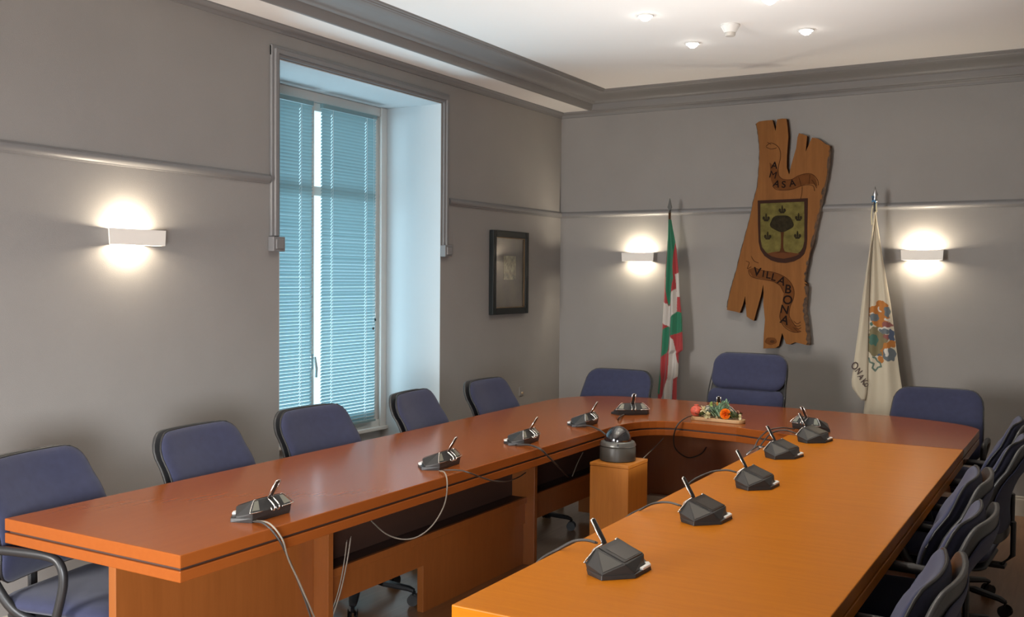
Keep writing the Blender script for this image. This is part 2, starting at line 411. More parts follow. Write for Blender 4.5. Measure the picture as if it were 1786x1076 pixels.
for i, (l, rz, s, lab) in enumerate(SC):
    o = s0 if i == 0 else copy_tree(s0)
    o.location = l; o.rotation_euler = (0, 0, rz); o.scale = (1, s, 1+(s-1)*.2); tag(o, lab, 'lamp', 'wall sconces')
    n = Vector((math.cos(rz), math.sin(rz), 0))
    for dz, e in ((.020, 10.5), (-.012, 5.8)):
        L = bpy.data.lights.new('sconce_light', 'POINT'); L.energy = e; L.color = (1, .87, .68); L.shadow_soft_size = .012
        lo = bpy.data.objects.new('sconce_light', L); COL.objects.link(lo); lo.location = Vector(l)+n*.045+Vector((0, 0, dz))

# ------------------------------------------------------------------ ceiling spots, smoke detector
def spotlight():
    t = thing('ceiling_spotlight', 'x', 'light')
    b = bmesh.new(); lathe(b, [(.036, .001), (.046, .001), (.047, -.004), (.044, -.008), (.037, -.006), (.035, .0)], 28); obj('trim_ring', b, M['white'], t, smooth=True)
    b = bmesh.new(); lathe(b, [(0, -.030), (.014, -.028), (.026, -.020), (.033, -.010), (.0355, -.002)], 24); obj('lens', b, M['spot'], t, smooth=True)
    return t
sp = spotlight(); first = True
rows = [-1.42, -2.17, -3.4, -4.15, -5.4, -6.15, -7.4, -8.1]
for ix, x in enumerate((1.66, 2.36)):
    for iy, y in enumerate(rows):
        o = sp if first else copy_tree(sp); first = False
        o.location = (x, y, 3.02)
        if iy == 0: lab = ('lit round ceiling spotlight nearest the inner corner of the crown moulding', 'lit round ceiling spotlight just right of the smoke detector')[ix]
        elif iy == 1: lab = ('lit round ceiling spotlight left of the smoke detector, farther from the back wall', 'lit round ceiling spotlight cut by the top edge above the smoke detector')[ix]
        else: lab = 'lit round ceiling spotlight in the rows nearer the camera'
        tag(o, lab, 'light', 'recessed ceiling spotlights')
        L = bpy.data.lights.new('spot_light', 'SPOT'); L.energy = 88 if ix else 66; L.color = (1, .92, .80); L.spot_size = math.radians(118); L.spot_blend = .8; L.shadow_soft_size = .035
        lo = bpy.data.objects.new('spot_light', L); COL.objects.link(lo); lo.location = (x, y, 3.005)
t = thing('smoke_detector', 'small white cone shaped smoke detector on ceiling', 'smoke detector', (2.01, -1.75, 3.02))
b = bmesh.new(); lathe(b, [(0, 0), (.055, 0), (.055, -.010), (.048, -.018), (.036, -.042), (.034, -.046), (0, -.046)], 28); obj('housing', b, M['white'], t, smooth=True, autosm=True)
b = bmesh.new(); lathe(b, [(.030, -.046), (.030, -.058), (.026, -.066), (0, -.068)], 20); obj('sensor_cap', b, M['grille_w'], t, smooth=True, autosm=True)

# ------------------------------------------------------------------ tables
TZ = .74
def bez(p0, p1, p2, n=8):
    return [((1-t)**2*p0[0]+2*(1-t)*t*p1[0]+t*t*p2[0], (1-t)**2*p0[1]+2*(1-t)*t*p1[1]+t*t*p2[1]) for t in [i/n for i in range(n+1)]]
OUT = [(.775, -5.42), (1.612, -5.42), (1.600, -2.62)] + bez((1.60, -2.50), (1.585, -2.04), (1.86, -2.035), 10) + [(2.18, -2.06), (2.495, -2.165), (3.335, -2.165)] + bez((3.335, -1.42), (3.31, -1.20), (2.83, -1.085), 8) + [(2.2, -1.05), (1.6, -1.055)] + bez((1.15, -1.07), (.76, -1.12), (.735, -1.55), 8) + [(.735, -2.1), (.76, -2.9)]
OUTR = [(2.520, -5.37), (3.348, -5.37), (3.335, -2.168), (2.495, -2.168)]
def inset(poly, d):
    n = len(poly); out = []
    for i in range(n):
        p0, p, p1 = (Vector(poly[(i-1) % n]), Vector(poly[i]), Vector(poly[(i+1) % n]))
        e0 = (p-p0).normalized(); e1 = (p1-p).normalized()
        nrm = Vector((-e0.y-e1.y, e0.x+e1.x)); nrm.normalize()
        c = max(.5, nrm.dot(Vector((-e0.y, e0.x)))); q = p+nrm*d/c; out.append((q.x, q.y))
    return out
def tabletop(outline, t, m):
    b = bmesh.new(); prism(b, outline, TZ-.040, TZ, XY); o = obj('tabletop', b, m, t, bevel=.003)
    b = bmesh.new(); prism(b, inset(outline, .012), TZ-.048, TZ-.040, XY); obj('shadow_gap', b, M['dark_wood'], t)
    b = bmesh.new(); prism(b, outline, TZ-.082, TZ-.048, XY); obj('lower_slab', b, m, t, bevel=.003)
def origin_to(t, x, y):
    """re-seat an assembled thing's empty at (x,y,0) keeping its parts in place"""
    for c in t.children:
        for v in c.data.vertices: v.co.x -= x; v.co.y -= y
    t.location = (x, y, 0)
def leg_t(t, xs, y0, y1, xf, m=None, zs=TZ-.083):
    """spine panel y0..y1 and the fin at its far end out to xf"""
    m = m or M['cherry_v']
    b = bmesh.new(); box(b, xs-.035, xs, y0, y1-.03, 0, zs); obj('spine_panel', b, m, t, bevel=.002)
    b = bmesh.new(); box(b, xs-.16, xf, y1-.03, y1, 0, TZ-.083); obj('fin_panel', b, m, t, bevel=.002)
t = thing('conference_table', 'reddish cherry conference table, long left arm with curved head section', 'table')
tabletop(OUT, t, M['cherry_arm'])
leg_t(t, 1.215, -5.33, -4.37, 1.29)
leg_t(t, 1.222, -3.66, -2.70, 1.29, zs=.334)
def shelf(t, y0, y1, x0=1.135, x1=1.245):
    b = bmesh.new(); box(b, x1-.018, x1, y0, y1, .335, .368); obj('shelf_lip', b, M['cherry_v'], t, bevel=.002)
    b = bmesh.new(); box(b, x0, x1-.018, y0, y1, .335, .366); obj('shelf', b, M['dark_wood'], t)
    b = bmesh.new(); box(b, x1-.022, x1-.012, y0, y1, .225, .334); obj('apron', b, M['cherry_v'], t)
    b = bmesh.new(); box(b, x0, x0+.015, y0, y1, .369, TZ-.083); obj('shelf_back', b, M['dark_wood'], t)
    b = bmesh.new(); box(b, x0+.016, x1-.02, y0, y1, TZ-.10, TZ-.083); obj('shelf_lining', b, M['dark_wood'], t)
shelf(t, -4.37, -2.73); shelf(t, -2.699, -1.62)
b = bmesh.new(); box(b, 1.0, 2.60, -1.62, -1.59, .04, TZ-.083); obj('modesty_panel', b, M['cherry_v'], t)
b = bmesh.new(); box(b, 2.60, 2.64, -1.95, -1.25, 0, TZ-.083); obj('end_panel', b, M['cherry_v'], t)
b = bmesh.new(); box(b, 3.16, 3.20, -2.1, -1.40, 0, TZ-.083); obj('end_panel', b, M['cherry_v'], t)
origin_to(t, 1.2, -3.3)
t = thing('conference_table', 'orange cherry conference table arm with straight seam, near right side', 'table')
tabletop(OUTR, t, M['cherry'])
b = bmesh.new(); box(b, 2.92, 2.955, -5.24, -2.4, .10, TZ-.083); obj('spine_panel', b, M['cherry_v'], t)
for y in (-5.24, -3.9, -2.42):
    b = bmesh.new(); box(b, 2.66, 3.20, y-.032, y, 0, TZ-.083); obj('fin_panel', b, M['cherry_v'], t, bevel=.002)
origin_to(t, 2.92, -3.85)

# beige box added for a pale spot low under the head section
t = thing('beige_floor_box', 'small beige box low under the head table section', 'socket box', (1.60, -1.68, 0))
b = bmesh.new(); box(b, -.09, .12, -.03, .03, 0.0, .225); obj('housing', b, M['base'], t, bevel=.004)

# ------------------------------------------------------------------ pedestal and dome camera
t = thing('pedestal', 'square orange wooden pedestal carrying the dark dome camera', 'pedestal', (1.735, -2.625, 0))
b = bmesh.new(); box(b, -.108, .108, -.125, .125, 0, .583); obj('column', b, M['pedestal'], t, bevel=.002)
b = bmesh.new(); box(b, -.109, .109, -.126, .126, .584, .60); obj('top_cap', b, M['pedestal'], t, bevel=.002)
t = thing('dome_camera', 'dark grey dome camera with glossy black hemisphere on pedestal', 'camera', (1.722, -2.615, .60))
b = bmesh.new(); lathe(b, [(0, 0), (.088, 0), (.094, .004), (.094, .068), (.091, .074), (0, .074)], 48); obj('base', b, M['housing'], t, smooth=True, autosm=True)
b = bmesh.new(); lathe(b, [(.090, .0745), (.095, .079), (.095, .084), (.088, .098), (.076, .103), (.071, .101)], 48); obj('collar_ring', b, mat('collar_metal', (.18, .18, .165), .3, metal=.6), t, smooth=True, autosm=True)
b = bmesh.new(); lathe(b, [(.071*math.cos(a), .100+.078*math.sin(a)) for a in [i*PI/2/14 for i in range(14)]]+[(0, .178)], 48); obj('dome', b, M['dome'], t, smooth=True)
b = bmesh.new()
q = Vector((CAM.x-1.722, CAM.y+2.615)).normalized()
tube(b, [(q.x*.086, q.y*.086, .090), (q.x*.094, q.y*.094, .091)], .006, 10); obj('lock_screw', b, M['black'], t)

# ------------------------------------------------------------------ microphone units
def mic_unit():
    t = thing('microphone_unit', 'x', 'microphone')
    # local: +x toward the user (front), y width, z up
    def hull(name, pts, m, par, bev):
        b = bmesh.new()
        for p in pts: b.verts.new(p)
        r = bmesh.ops.convex_hull(b, input=b.verts[:])
        bmesh.ops.dissolve_limit(b, angle_limit=math.radians(2), verts=b.verts[:], edges=b.edges[:])
        return obj(name, b, m, par, bevel=bev)
    hull('base_plate', [(-.0, -.118, 0), (.068, -.048, 0), (.068, .052, 0), (.01, .118, 0), (-.058, .088, 0), (-.058, -.088, 0),
          (0, -.117, .013), (.066, -.047, .011), (.066, .051, .011), (.01, .117, .013), (-.062, .090, .016), (-.062, -.090, .016)], M['device'], t, .0015)
    hull('body', [(.001, -.114, .008), (.063, -.047, .008), (.052, .040, .008), (.002, .104, .008), (-.060, .088, .008), (-.060, -.088, .008),
          (0, -.115, .015), (.063, -.046, .014), (.050, .042, .016), (.0, .104, .018), (-.064, .092, .032), (-.064, -.092, .032),
          (-.044, -.068, .070), (-.044, .068, .070), (.045, -.062, .038), (.040, .062, .038)], M['device'], t, .0025)
    sl = (.038-.070)/.089      # slope of the top plane
    zt = lambda x, o=0: .070+(x+.044)*sl+o
    def plate(x0, x1, y0, y1, o0, o1):
        b = bmesh.new(); v = []
        for o in (o0, o1):
            v += [b.verts.new((x, y, zt(x, o))) for x, y in ((x0, y0), (x1, y0), (x1, y1), (x0, y1))]
        b.faces.new(v[0:4]); b.faces.new(v[4:8])
        for k in range(4): b.faces.new((v[k], v[(k+1) % 4], v[4+(k+1) % 4], v[4+k]))
        return b
    bz = obj('screen_bezel', plate(-.041, .038, -.058, .058, .0, .0018), M['bezel'], t)
    obj('screen', plate(-.026, .034, -.042, .046, .0018, .0026), M['screen'], bz)
    # speaker facet on the user's left (+y... seen as a lighter grille)
    def facet(tri, m, name, off=.0012):
        b = bmesh.new(); A, B, C = [Vector(p) for p in tri]; n = (B-A).cross(C-A).normalized()
        if n.z < 0: n = -n
        c = (A+B+C)/3; P = [c+(p-c)*.80 for p in (A, B, C)]
        v0 = [b.verts.new(p+n*.0002) for p in P]; v1 = [b.verts.new(p+n*off) for p in P]
        b.faces.new(v0); b.faces.new(v1)
        for k in range(3): b.faces.new((v0[k], v0[(k+1) % 3], v1[(k+1) % 3], v1[k]))
        return obj(name, b, m, t), P, n
    facet(((-.044, -.068, .070), (.045, -.062, .038), (0, -.115, .015)), M['grille'], 'speaker_grille')
    # silver panels and chrome V trims at both ends of the rear facet
    RF = lambda y, q: Vector((-.044-.020*q-.0004, y, .070-.038*q+.0002))
    for sg in (-1, 1):
        b = bmesh.new(); T4 = [(.050, .12), (.066, .12), (.090, .80), (.058, .86)]
        v0 = [b.verts.new(RF(sg*y, q)) for y, q in T4]; v1 = [b.verts.new(RF(sg*y, q)+Vector((-.0008, 0, .0004))) for y, q in T4]
        b.faces.new(v0); b.faces.new(v1)
        for k in range(4): b.faces.new((v0[k], v0[(k+1) % 4], v1[(k+1) % 4], v1[k]))
        fp = obj('side_panel', b, M['silverp'], t)
        b = bmesh.new(); tube(b, smooth_path([RF(sg*.055, .05), RF(sg*.069, .06), RF(sg*.099, .80), RF(sg*.095, .96), RF(sg*.045, 1.0)], 4), .0019, 8)
        obj('chrome_trim', b, M['chrome'], fp, smooth=True)
    # mic stem: hook behind the body, elbow over the top, flat stem leaning back
    b = bmesh.new()
    for yy in (-.011, .011):
        tube(b, smooth_path([(-.068, yy, .040), (-.070, yy, .032), (-.078, yy, .030), (-.084, yy, .036), (-.082, yy, .046), (-.068, yy, .058), (-.052, yy, .068)], 3), .0026, 8)
    br = obj('stem_bracket', b, M['chrome'], t, smooth=True)
    b = bmesh.new(); tube(b, [(-.050, 0, .066), (-.056, 0, .076), (-.088, 0, .128), (-.090, 0, .131)], [.009, .0105, .0105, .008], 12, flat=.42, up=(0, 0, 1))
    obj('stem', b, M['bezel'], t, smooth=True, autosm=True)
    b = bmesh.new()
    for yy in (-.0105, .0105): tube(b, [(-.052, yy, .067), (-.057, yy, .076), (-.090, yy, .129)], .0027, 8)
    tube(b, [(-.090, -.0105, .129), (-.0915, 0, .1315), (-.090, .0105, .129)], .0027, 8)
    obj('stem_edge', b, M['chrome'], t, smooth=True)
    # white mute key on the front right of the base
    b = bmesh.new(); prism(b, [(.056, .000), (.067, .000), (.067, .051), (.052, .070), (.042, .062), (.055, .042)], .010, .0175, XY)
    obj('mute_button', b, M['white'], t, bevel=.002)
    return t
mu = mic_unit()
MU = [((1.452, -4.945), 0, 'black microphone unit on left table arm nearest the camera'),
      ((1.450, -3.880), 5, 'black microphone unit on left arm with two cables drooping beneath it'),
      ((1.440, -3.150), 5, 'black microphone unit on left arm, third from its near end'),
      ((1.425, -2.440), 4, 'black microphone unit at the far end of the left arm, before the curve'),
      ((1.470, -1.880), -52, 'black microphone unit on the table corner behind the dome camera'),
      ((2.555, -1.905), 63, 'black microphone unit at the far right, partly behind another unit'),
      ((2.757, -4.878), 178, 'black microphone unit nearest the camera on the orange right arm, large screen showing'),
      ((2.760, -4.175), 177, 'black microphone unit second from the near end of the right arm'),
      ((2.745, -3.540), 177, 'black microphone unit in the middle of the right arm'),
      ((2.655, -2.820), 172, 'black microphone unit on the right arm just before the seam'),
      ((2.665, -2.285), 172, 'black microphone unit on the right arm beside the seam, overlapping another unit'),
      ((1.96, -1.715), 0, 'black microphone unit hidden behind the flowers, only its stem showing')]
for i, ((x, y), a, lab) in enumerate(MU):
    o = mu if i == 0 else copy_tree(mu)
    # unit faces: local +x toward the user
    rz = {0: PI}.get(i, None)
    if i < 4: rz = PI+math.radians(a)
    elif i == 4: rz = math.radians(128)
    elif i == 5: rz = math.radians(64)
    elif i == 11: rz = math.radians(110)
    else: rz = math.radians(a-180)
    o.location = (x, y, TZ); o.rotation_euler = (0, 0, rz)
    tag(o, lab, 'microphone', 'conference microphone units on the tables')

# ------------------------------------------------------------------ cables
def cable(name, segs, label, r=.0035, m='cable', n=8):
    pts = [at(px, py, ax, v) for px, py, ax, v in segs]
    b = bmesh.new(); tube(b, smooth_path(pts, n), r, 8)
    return tag(obj(name, b, M[m], smooth=True), label, 'cable')
T = TZ+.006
cable('cable', [(440, 909, 'z', T), (462, 914, 'z', T+.004), (487, 942, 'x', 1.64), (508, 985, 'x', 1.64), (530, 1040, 'x', 1.63), (545, 1085, 'x', 1.62)], 'black cable dropping over the edge from nearest left arm unit')
cable('cable', [(444, 908, 'z', T), (470, 913, 'z', T+.008), (492, 940, 'x', 1.65), (503, 975, 'x', 1.65), (524, 1020, 'x', 1.64), (552, 1085, 'x', 1.62)], 'grey twin cable beside the black one hanging over near left edge', .003, 'cable_g')
cable('cable', [(766, 821, 'z', T), (776, 825, 'z', T+.006), (780, 845, 'x', 1.635), (775, 880, 'x', 1.63), (755, 915, 'x', 1.60), (728, 936, 'x', 1.55), (700, 940, 'x', 1.50), (672, 930, 'x', 1.42), (645, 906, 'x', 1.3)], 'grey cable looping down in front of dark shelf under left arm', .003, 'cable_g')
cable('cable', [(770, 820, 'z', T), (800, 820, 'z', T+.006), (820, 825, 'z', T), (838, 832, 'x', 1.635), (862, 839, 'x', 1.62), (885, 839, 'x', 1.58), (905, 832, 'x', 1.52), (917, 824, 'x', 1.45)], 'thin dark cable sagging below the edge right of second left unit', .003)
cable('cable', [(612, 935, 'x', 1.32), (606, 975, 'x', 1.32), (598, 1015, 'x', 1.31), (590, 1045, 'x', 1.30), (578, 1080, 'x', 1.28)], 'grey cable hanging from shelf by the near leg', .003, 'cable_g')
cable('cable', [(605, 942, 'x', 1.31), (601, 975, 'x', 1.30), (595, 1010, 'x', 1.30), (586, 1045, 'x', 1.29), (572, 1080, 'x', 1.27)], 'thinner grey cable close beside hanging cable by near leg', .0025, 'cable_g')
cable('cable', [(900, 776, 'z', T), (922, 776, 'z', T+.008), (942, 783, 'z', T), (955, 795, 'x', 1.635), (972, 812, 'x', 1.58), (991, 832, 'x', 1.40)], 'thick black cable running from third left unit to under shelf', .005)
cable('cable', [(1017, 789, 'x', 1.30), (1008, 806, 'x', 1.29), (998, 831, 'x', 1.26)], 'short grey cable on the shelf left of the pedestal', .003, 'cable_g')
cable('cable', [(1005, 744, 'z', T), (1022, 742, 'z', T+.01), (1040, 747, 'z', T+.004), (1056, 758, 'x', 1.65), (1066, 775, 'x', 1.63)], 'black cable from far left arm unit passing behind dome camera', .0045)
cable('cable', [(1088, 723, 'z', T), (1080, 728, 'z', T+.012), (1076, 738, 'z', T-.04), (1076, 755, 'y', -2.1)], 'black cable dropping from corner unit behind the dome camera', .0045)
cable('cable', [(1158, 763, 'y', -1.9), (1142, 780, 'y', -1.95), (1122, 799, 'y', -2.3)], 'thin grey cable slanting behind the pedestal top', .003, 'cable_g')
cable('cable', [(1218, 725, 'z', T), (1200, 727, 'z', T+.015), (1184, 738, 'y', -2.08), (1177, 752, 'y', -2.08), (1175, 770, 'y', -2.0), (1180, 785, 'y', -1.9), (1200, 798, 'y', -1.8), (1222, 792, 'y', -1.75), (1232, 780, 'y', -1.7)], 'dark cable looping below the head table edge left of the flowers', .004)
cable('cable', [(1042, 947, 'z', TZ+.03), (1022, 942, 'z', TZ+.035), (1000, 944, 'z', TZ+.028), (975, 957, 'z', TZ+.004), (945, 974, 'x', 2.47), (930, 990, 'x', 2.45)], 'grey cable arching off table edge from nearest right arm unit', .0045, 'cable')
cable('cable', [(1188, 882, 'z', TZ+.025), (1165, 876, 'z', TZ+.030), (1140, 878, 'z', TZ+.022), (1118, 888, 'z', TZ+.006), (1098, 898, 'x', 2.47), (1085, 910, 'x', 2.45)], 'grey cable arching off edge from second right arm unit', .004, 'cable')
cable('cable', [(1286, 824, 'z', TZ+.02), (1268, 820, 'z', TZ+.026), (1245, 822, 'z', TZ+.018), (1225, 829, 'z', TZ+.004), (1208, 838, 'x', 2.46), (1195, 850, 'x', 2.44)], 'dark cable arching off edge from middle right arm unit', .004)
cable('cable', [(1386, 748, 'z', TZ+.014), (1362, 746, 'z', TZ+.022), (1340, 751, 'z', TZ+.012), (1324, 765, 'x', 2.46), (1315, 782, 'x', 2.45)], 'black cable arching from far right unit over the inner table corner', .004)
cable('cable', [(1392, 757, 'z', TZ+.012), (1368, 750, 'z', TZ+.02), (1345, 756, 'z', TZ+.006), (1330, 772, 'x', 2.46), (1318, 792, 'x', 2.45)], 'second black cable from the unit beside the seam', .004)
cable('cable', [(1332, 779, 'z', TZ+.014), (1322, 779, 'z', TZ+.01), (1312, 784, 'z', TZ+.004), (1302, 792, 'x', 2.45)], 'short black cable at the unit just before the seam', .004)

# ------------------------------------------------------------------ chairs
def prof(z, zt):
    """x of the back cushion's centre line at height z"""
    s = (z-.50)/(zt-.50)
    return -.225 - .075*max(0, s)**1.3 + .034*math.sin(PI*min(1, max(0, s*1.35))) - .020*(1-math.cos(PI*min(1, max(0, s-.60)/.3)))/2
def chair(high=False):
    t = thing('office_chair', 'x', 'chair')
    zt = 1.055 if high else .905
    zb = .50; zc = (zt+zb)/2; Hh = (zt-zb)/2
    def bend(off, wing=.035, n0=.0):
        return lambda u, v, d: (prof(zc+v, zt) + d + off + wing*(u/.25)**2, u*(1-.06*max(0, v/Hh)), zc+v+n0)
    if high:
        def bend2(z0, z1):
            c = (z0+z1)/2
            return lambda u, v, d: (prof(c+v, zt)+d+.006+.035*(u/.25)**2, u, c+v)
        b = bmesh.new(); pillow(b, .252, .118, .085, .085, bend2(zt-.236, zt), 18, 5); bk = obj('headrest_cushion', b, M['fabric'], t, smooth=True)
        b = bmesh.new(); pillow(b, .256, (zt-.231-zb)/2, .08, .05, bend2(zb, zt-.231), 18, 6); obj('backrest', b, M['fabric'], t, smooth=True)
    else:
        b = bmesh.new(); pillow(b, .258, Hh, .062, .085, bend(.008), 20, 5); bk = obj('backrest', b, M['fabric'], t, smooth=True)
        # welt seam round the cushion
    ring_ = []
    r = .085
    for k in range(64):
        a = 2*PI*k/64; cx, cz = math.cos(a), math.sin(a)
        W, Hq = .260, Hh+.001
        # ray to rounded rectangle
        qx = max(-(W-r), min(W-r, cx*9)); 
        s = min((W)/abs(cx) if abs(cx) > 1e-6 else 9, (Hq)/abs(cz) if abs(cz) > 1e-6 else 9)
        u, v = cx*s, cz*s
        ix, iz = max(-(W-r), min(W-r, u)), max(-(Hq-r), min(Hq-r, v))
        du, dv = u-ix, v-iz; L = math.hypot(du, dv)
        if abs(du) > 1e-6 and abs(dv) > 1e-6: u, v = ix+du/L*r, iz+dv/L*r
        ring_.append(bend(.004)(u, v, 0))
    ring_.append(ring_[0])
    b = bmesh.new(); tube(b, ring_, .0045, 6, cap=False); obj('piping', b, M['black'], bk, smooth=True)
    b = bmesh.new(); pillow(b, .258, Hh+.001, .026, .088, bend(-.036, .036), 18, 9, pinch=.5); obj('back_shell', b, M['shell'], t, smooth=True)
    b = bmesh.new(); pillow(b, .225, Hh-.035, .014, .075, bend(-.050, .034), 14, 6); obj('back_cover', b, M['fabric'], t, smooth=True)
    b = bmesh.new(); pillow(b, .245, .235, .075, .07, lambda u, v, d: (v*1.02+.02-.03*0, u, .440+d-.015*max(0, (v-.12)/.12)), 16, 5); obj('seat', b, M['fabric'], t, smooth=True)
    b = bmesh.new(); pillow(b, .23, .22, .03, .07, lambda u, v, d: (v+.01, u, .392+d), 12, 8); obj('seat_pan', b, M['black'], t, smooth=True)
    b = bmesh.new(); box(b, -.26, -.10, -.035, .035, .365, .378); tube(b, [(-.24, 0, .37), (-.285, 0, .42), (-.285, 0, .56)], .022, 8, flat=.5); obj('back_bracket', b, M['black'], t, bevel=.003)
    for s in (-1, 1):
        pts = [(.02, s*.20, .375), (.05, s*.262, .385), (.085, s*.285, .44), (.115, s*.287, .55), (.105, s*.287, .612), (.06, s*.287, .636), (-.06, s*.287, .640), (-.17, s*.285, .634), (-.21, s*.28, .60), (-.20, s*.262, .53), (-.13, s*.245, .43), (-.06, s*.20, .375)]
        b = bmesh.new(); tube(b, smooth_path(pts, 5), .0145, 10, flat=1.15); obj('armrest', b, M['black'], t, smooth=True)
    b = bmesh.new(); lathe(b, [(0, .11), (.028, .11), (.028, .24), (.018, .245), (.018, .36), (.07, .365), (.07, .378), (0, .378)], 20); obj('gas_column', b, M['black'], t, smooth=True, autosm=True)
    b = bmesh.new(); lathe(b, [(0, .065), (.045, .068), (.048, .11), (.04, .118), (0, .12)], 20)
    for k in range(5):
        a = 2*PI*k/5+.3; c, s_ = math.cos(a), math.sin(a)
        tube(b, [(c*.03, s_*.03, .098), (c*.14, s_*.14, .094), (c*.26, s_*.26, .078), (c*.285, s_*.285, .068)], [.030, .026, .021, .016], 8, flat=.62)
    ba = obj('star_base', b, M['black'], t, smooth=True, autosm=True)
    for k in range(5):
        a = 2*PI*k/5+.3; c, s_ = math.cos(a), math.sin(a)
        b = bmesh.new(); n = Vector((-s_, c, 0)); p = Vector((c*.285, s_*.285, .027))
        for q in (-1, 1): tube(b, [p+n*q*.006, p+n*q*.022], .027, 16)
        tube(b, [p+Vector((0, 0, .01)), p+Vector((0, 0, .042))], .010, 8); obj('caster', b, M['black'], ba, smooth=True, autosm=True)
    return t
ch = chair(); hc = chair(True)
GR = 'navy office chairs round the conference table'
CH = [((.86, -5.13), 12, 'nearest navy fabric chair on window side, armrest loop showing at frame edge'),
      ((.86, -4.38), 7, 'navy fabric chair on window side, left of the tall window'),
      ((.85, -3.68), 0, 'navy fabric chair in front of the bottom of the tall window'),
      ((.86, -2.81), 10, 'navy fabric chair before the pale window reveal on the window side'),
      ((.84, -2.03), 2, 'navy fabric chair under the framed picture'),
      ((.965, -1.20), -90, 'low navy fabric chair at the head, left of the red and green flag'),
      ((3.06, -1.22), -90, 'wide navy fabric chair at the head, right of the cream flag'),
      ((3.285, -5.00), 181, 'nearest navy fabric chair on right side, cut by the bottom edge'),
      ((3.295, -4.34), 178, 'second nearest navy fabric chair on right side, tallest in view there'),
      ((3.235, -3.76), 182, 'navy fabric chair tucked closest to right table edge, third from camera'),
      ((3.315, -2.80), 177, 'navy fabric chair on right side near the table seam'),
      ((3.270, -2.20), 180, 'farthest navy fabric chair on right side at the frame edge')]
for i, ((x, y), a, lab) in enumerate(CH):
    o = ch if i == 0 else copy_tree(ch)
    o.location = (x, y, 0); o.rotation_euler = (0, 0, math.radians(a)); tag(o, lab, 'chair', GR)
hc.location = (1.872, -1.12, 0); hc.rotation_euler = (0, 0, math.radians(-92))
tag(hc, 'high backed navy executive chair at the head below the wooden plaque', 'chair')

# ------------------------------------------------------------------ flags
def inside(p, poly):
    x, y = p; c = False; n = len(poly)
    for i in range(n):
        x0, y0 = poly[i]; x1, y1 = poly[(i+1) % n]
        if (y0 > y) != (y1 > y) and x < (x1-x0)*(y-y0)/(y1-y0)+x0: c = not c
    return c
def interp(tab, y):
    if y <= tab[0][1]: return tab[0][0]
    for (x0, y0), (x1, y1) in zip(tab, tab[1:]):
        if y <= y1: return x0+(x1-x0)*(y-y0)/(y1-y0)
    return tab[-1][0]
def draped(name, left, right, y0, y1, yc, amp, folds, paint, m, parent, org, NX=80, NY=300, thick=.012):
    """cloth hanging as pleats round its pole; outline measured on plane y=yc, front and back sheets"""
    b = bmesh.new(); cl = b.loops.layers.float_color.new('Paint')
    F, B, C = [], [], []
    for j in range(NY+1):
        py = y0+(y1-y0)*j/NY; xl, xr = interp(left, py), interp(right, py)
        f, k, c = [], [], []
        for i in range(NX+1):
            s = i/NX; px = xl+(xr-xl)*s; q = at(px, py, 'y', yc)
            g = min(1, (py-y0)/(y1-y0)*2.2+.15)
            e = math.sin(PI*s)**.5
            d = amp*g*math.sin(folds*2*PI*s + 1.5*math.sin(py*.011))*e + .02*g*e
            f.append(b.verts.new(Vector((q.x, yc-d-thick*e, q.z))-org)); k.append(b.verts.new(Vector((q.x, yc-d*.4+thick*1.5*e, q.z))-org)); c.append(paint(px, py))
        F.append(f); B.append(k); C.append(c)
    def quad(a, cols):
        fc = b.faces.new(a)
        for l, c in zip(fc.loops, cols): l[cl] = (*c, 1)
    for j in range(NY):
        for i in range(NX):
            cc = [C[j][i], C[j+1][i], C[j+1][i+1], C[j][i+1]]
            quad([F[j][i], F[j+1][i], F[j+1][i+1], F[j][i+1]], cc)
            quad([B[j][i], B[j][i+1], B[j+1][i+1], B[j+1][i]], [cc[0], cc[3], cc[2], cc[1]])
        quad([F[j][0], B[j][0], B[j+1][0], F[j+1][0]], [C[j][0], C[j][0], C[j+1][0], C[j+1][0]])
        quad([F[j][NX], F[j+1][NX], B[j+1][NX], B[j][NX]], [C[j][NX], C[j+1][NX], C[j+1][NX], C[j][NX]])
    for i in range(NX):
        quad([F[NY][i], B[NY][i], B[NY][i+1], F[NY][i+1]], [C[NY][i]]*2+[C[NY][i+1]]*2)
    return obj(name, b, m, parent, smooth=True)

# --- red, green and white flag
K1 = lambda p: (1040+p[0]/2.833, 330+p[1]/2.833)
RED, GRN, WHT = (.33, .028, .03), (.012, .15, .075), (.50, .46, .42)
polys = [(GRN, [(360, 140), (374, 150), (390, 235), (391, 262), (386, 320), (384, 380), (388, 440), (377, 500), (372, 515), (371, 560), (361, 578), (356, 540), (349, 480), (346, 400), (350, 330), (352, 250), (356, 180)]),
         (WHT, [(393, 420), (412, 410), (420, 530), (400, 532), (397, 470)]),
         (WHT, [(371, 514), (397, 492), (401, 530), (401, 604), (374, 642), (370, 580)]),
         (WHT, [(331, 556), (357, 566), (360, 578), (371, 575), (372, 684), (322, 655)]),
         (GRN, [(372, 636), (402, 604), (430, 610), (432, 702), (404, 712), (376, 722), (371, 680)]),
         (GRN, [(330, 694), (358, 678), (371, 684), (373, 722), (366, 770), (352, 806), (326, 828), (329, 760)]),
         (WHT, [(374, 724), (388, 742), (396, 800), (407, 870), (404, 925), (386, 936), (379, 1045), (318, 1045), (346, 982), (361, 930), (366, 870), (370, 800)]),
         (GRN, [(300, 893), (322, 890), (324, 940), (318, 1010), (300, 1008)])]
polys = [(c, [K1(p) for p in P]) for c, P in polys]
def paint1(px, py):
    c = RED
    for col, P in polys:
        if inside((px, py), P): c = col
    return c
L1 = [K1(p) for p in [(357, 150), (353, 220), (349, 300), (340, 420), (333, 560), (328, 650), (322, 760), (317, 880), (305, 1000), (305, 1010), (300, 1300)]]
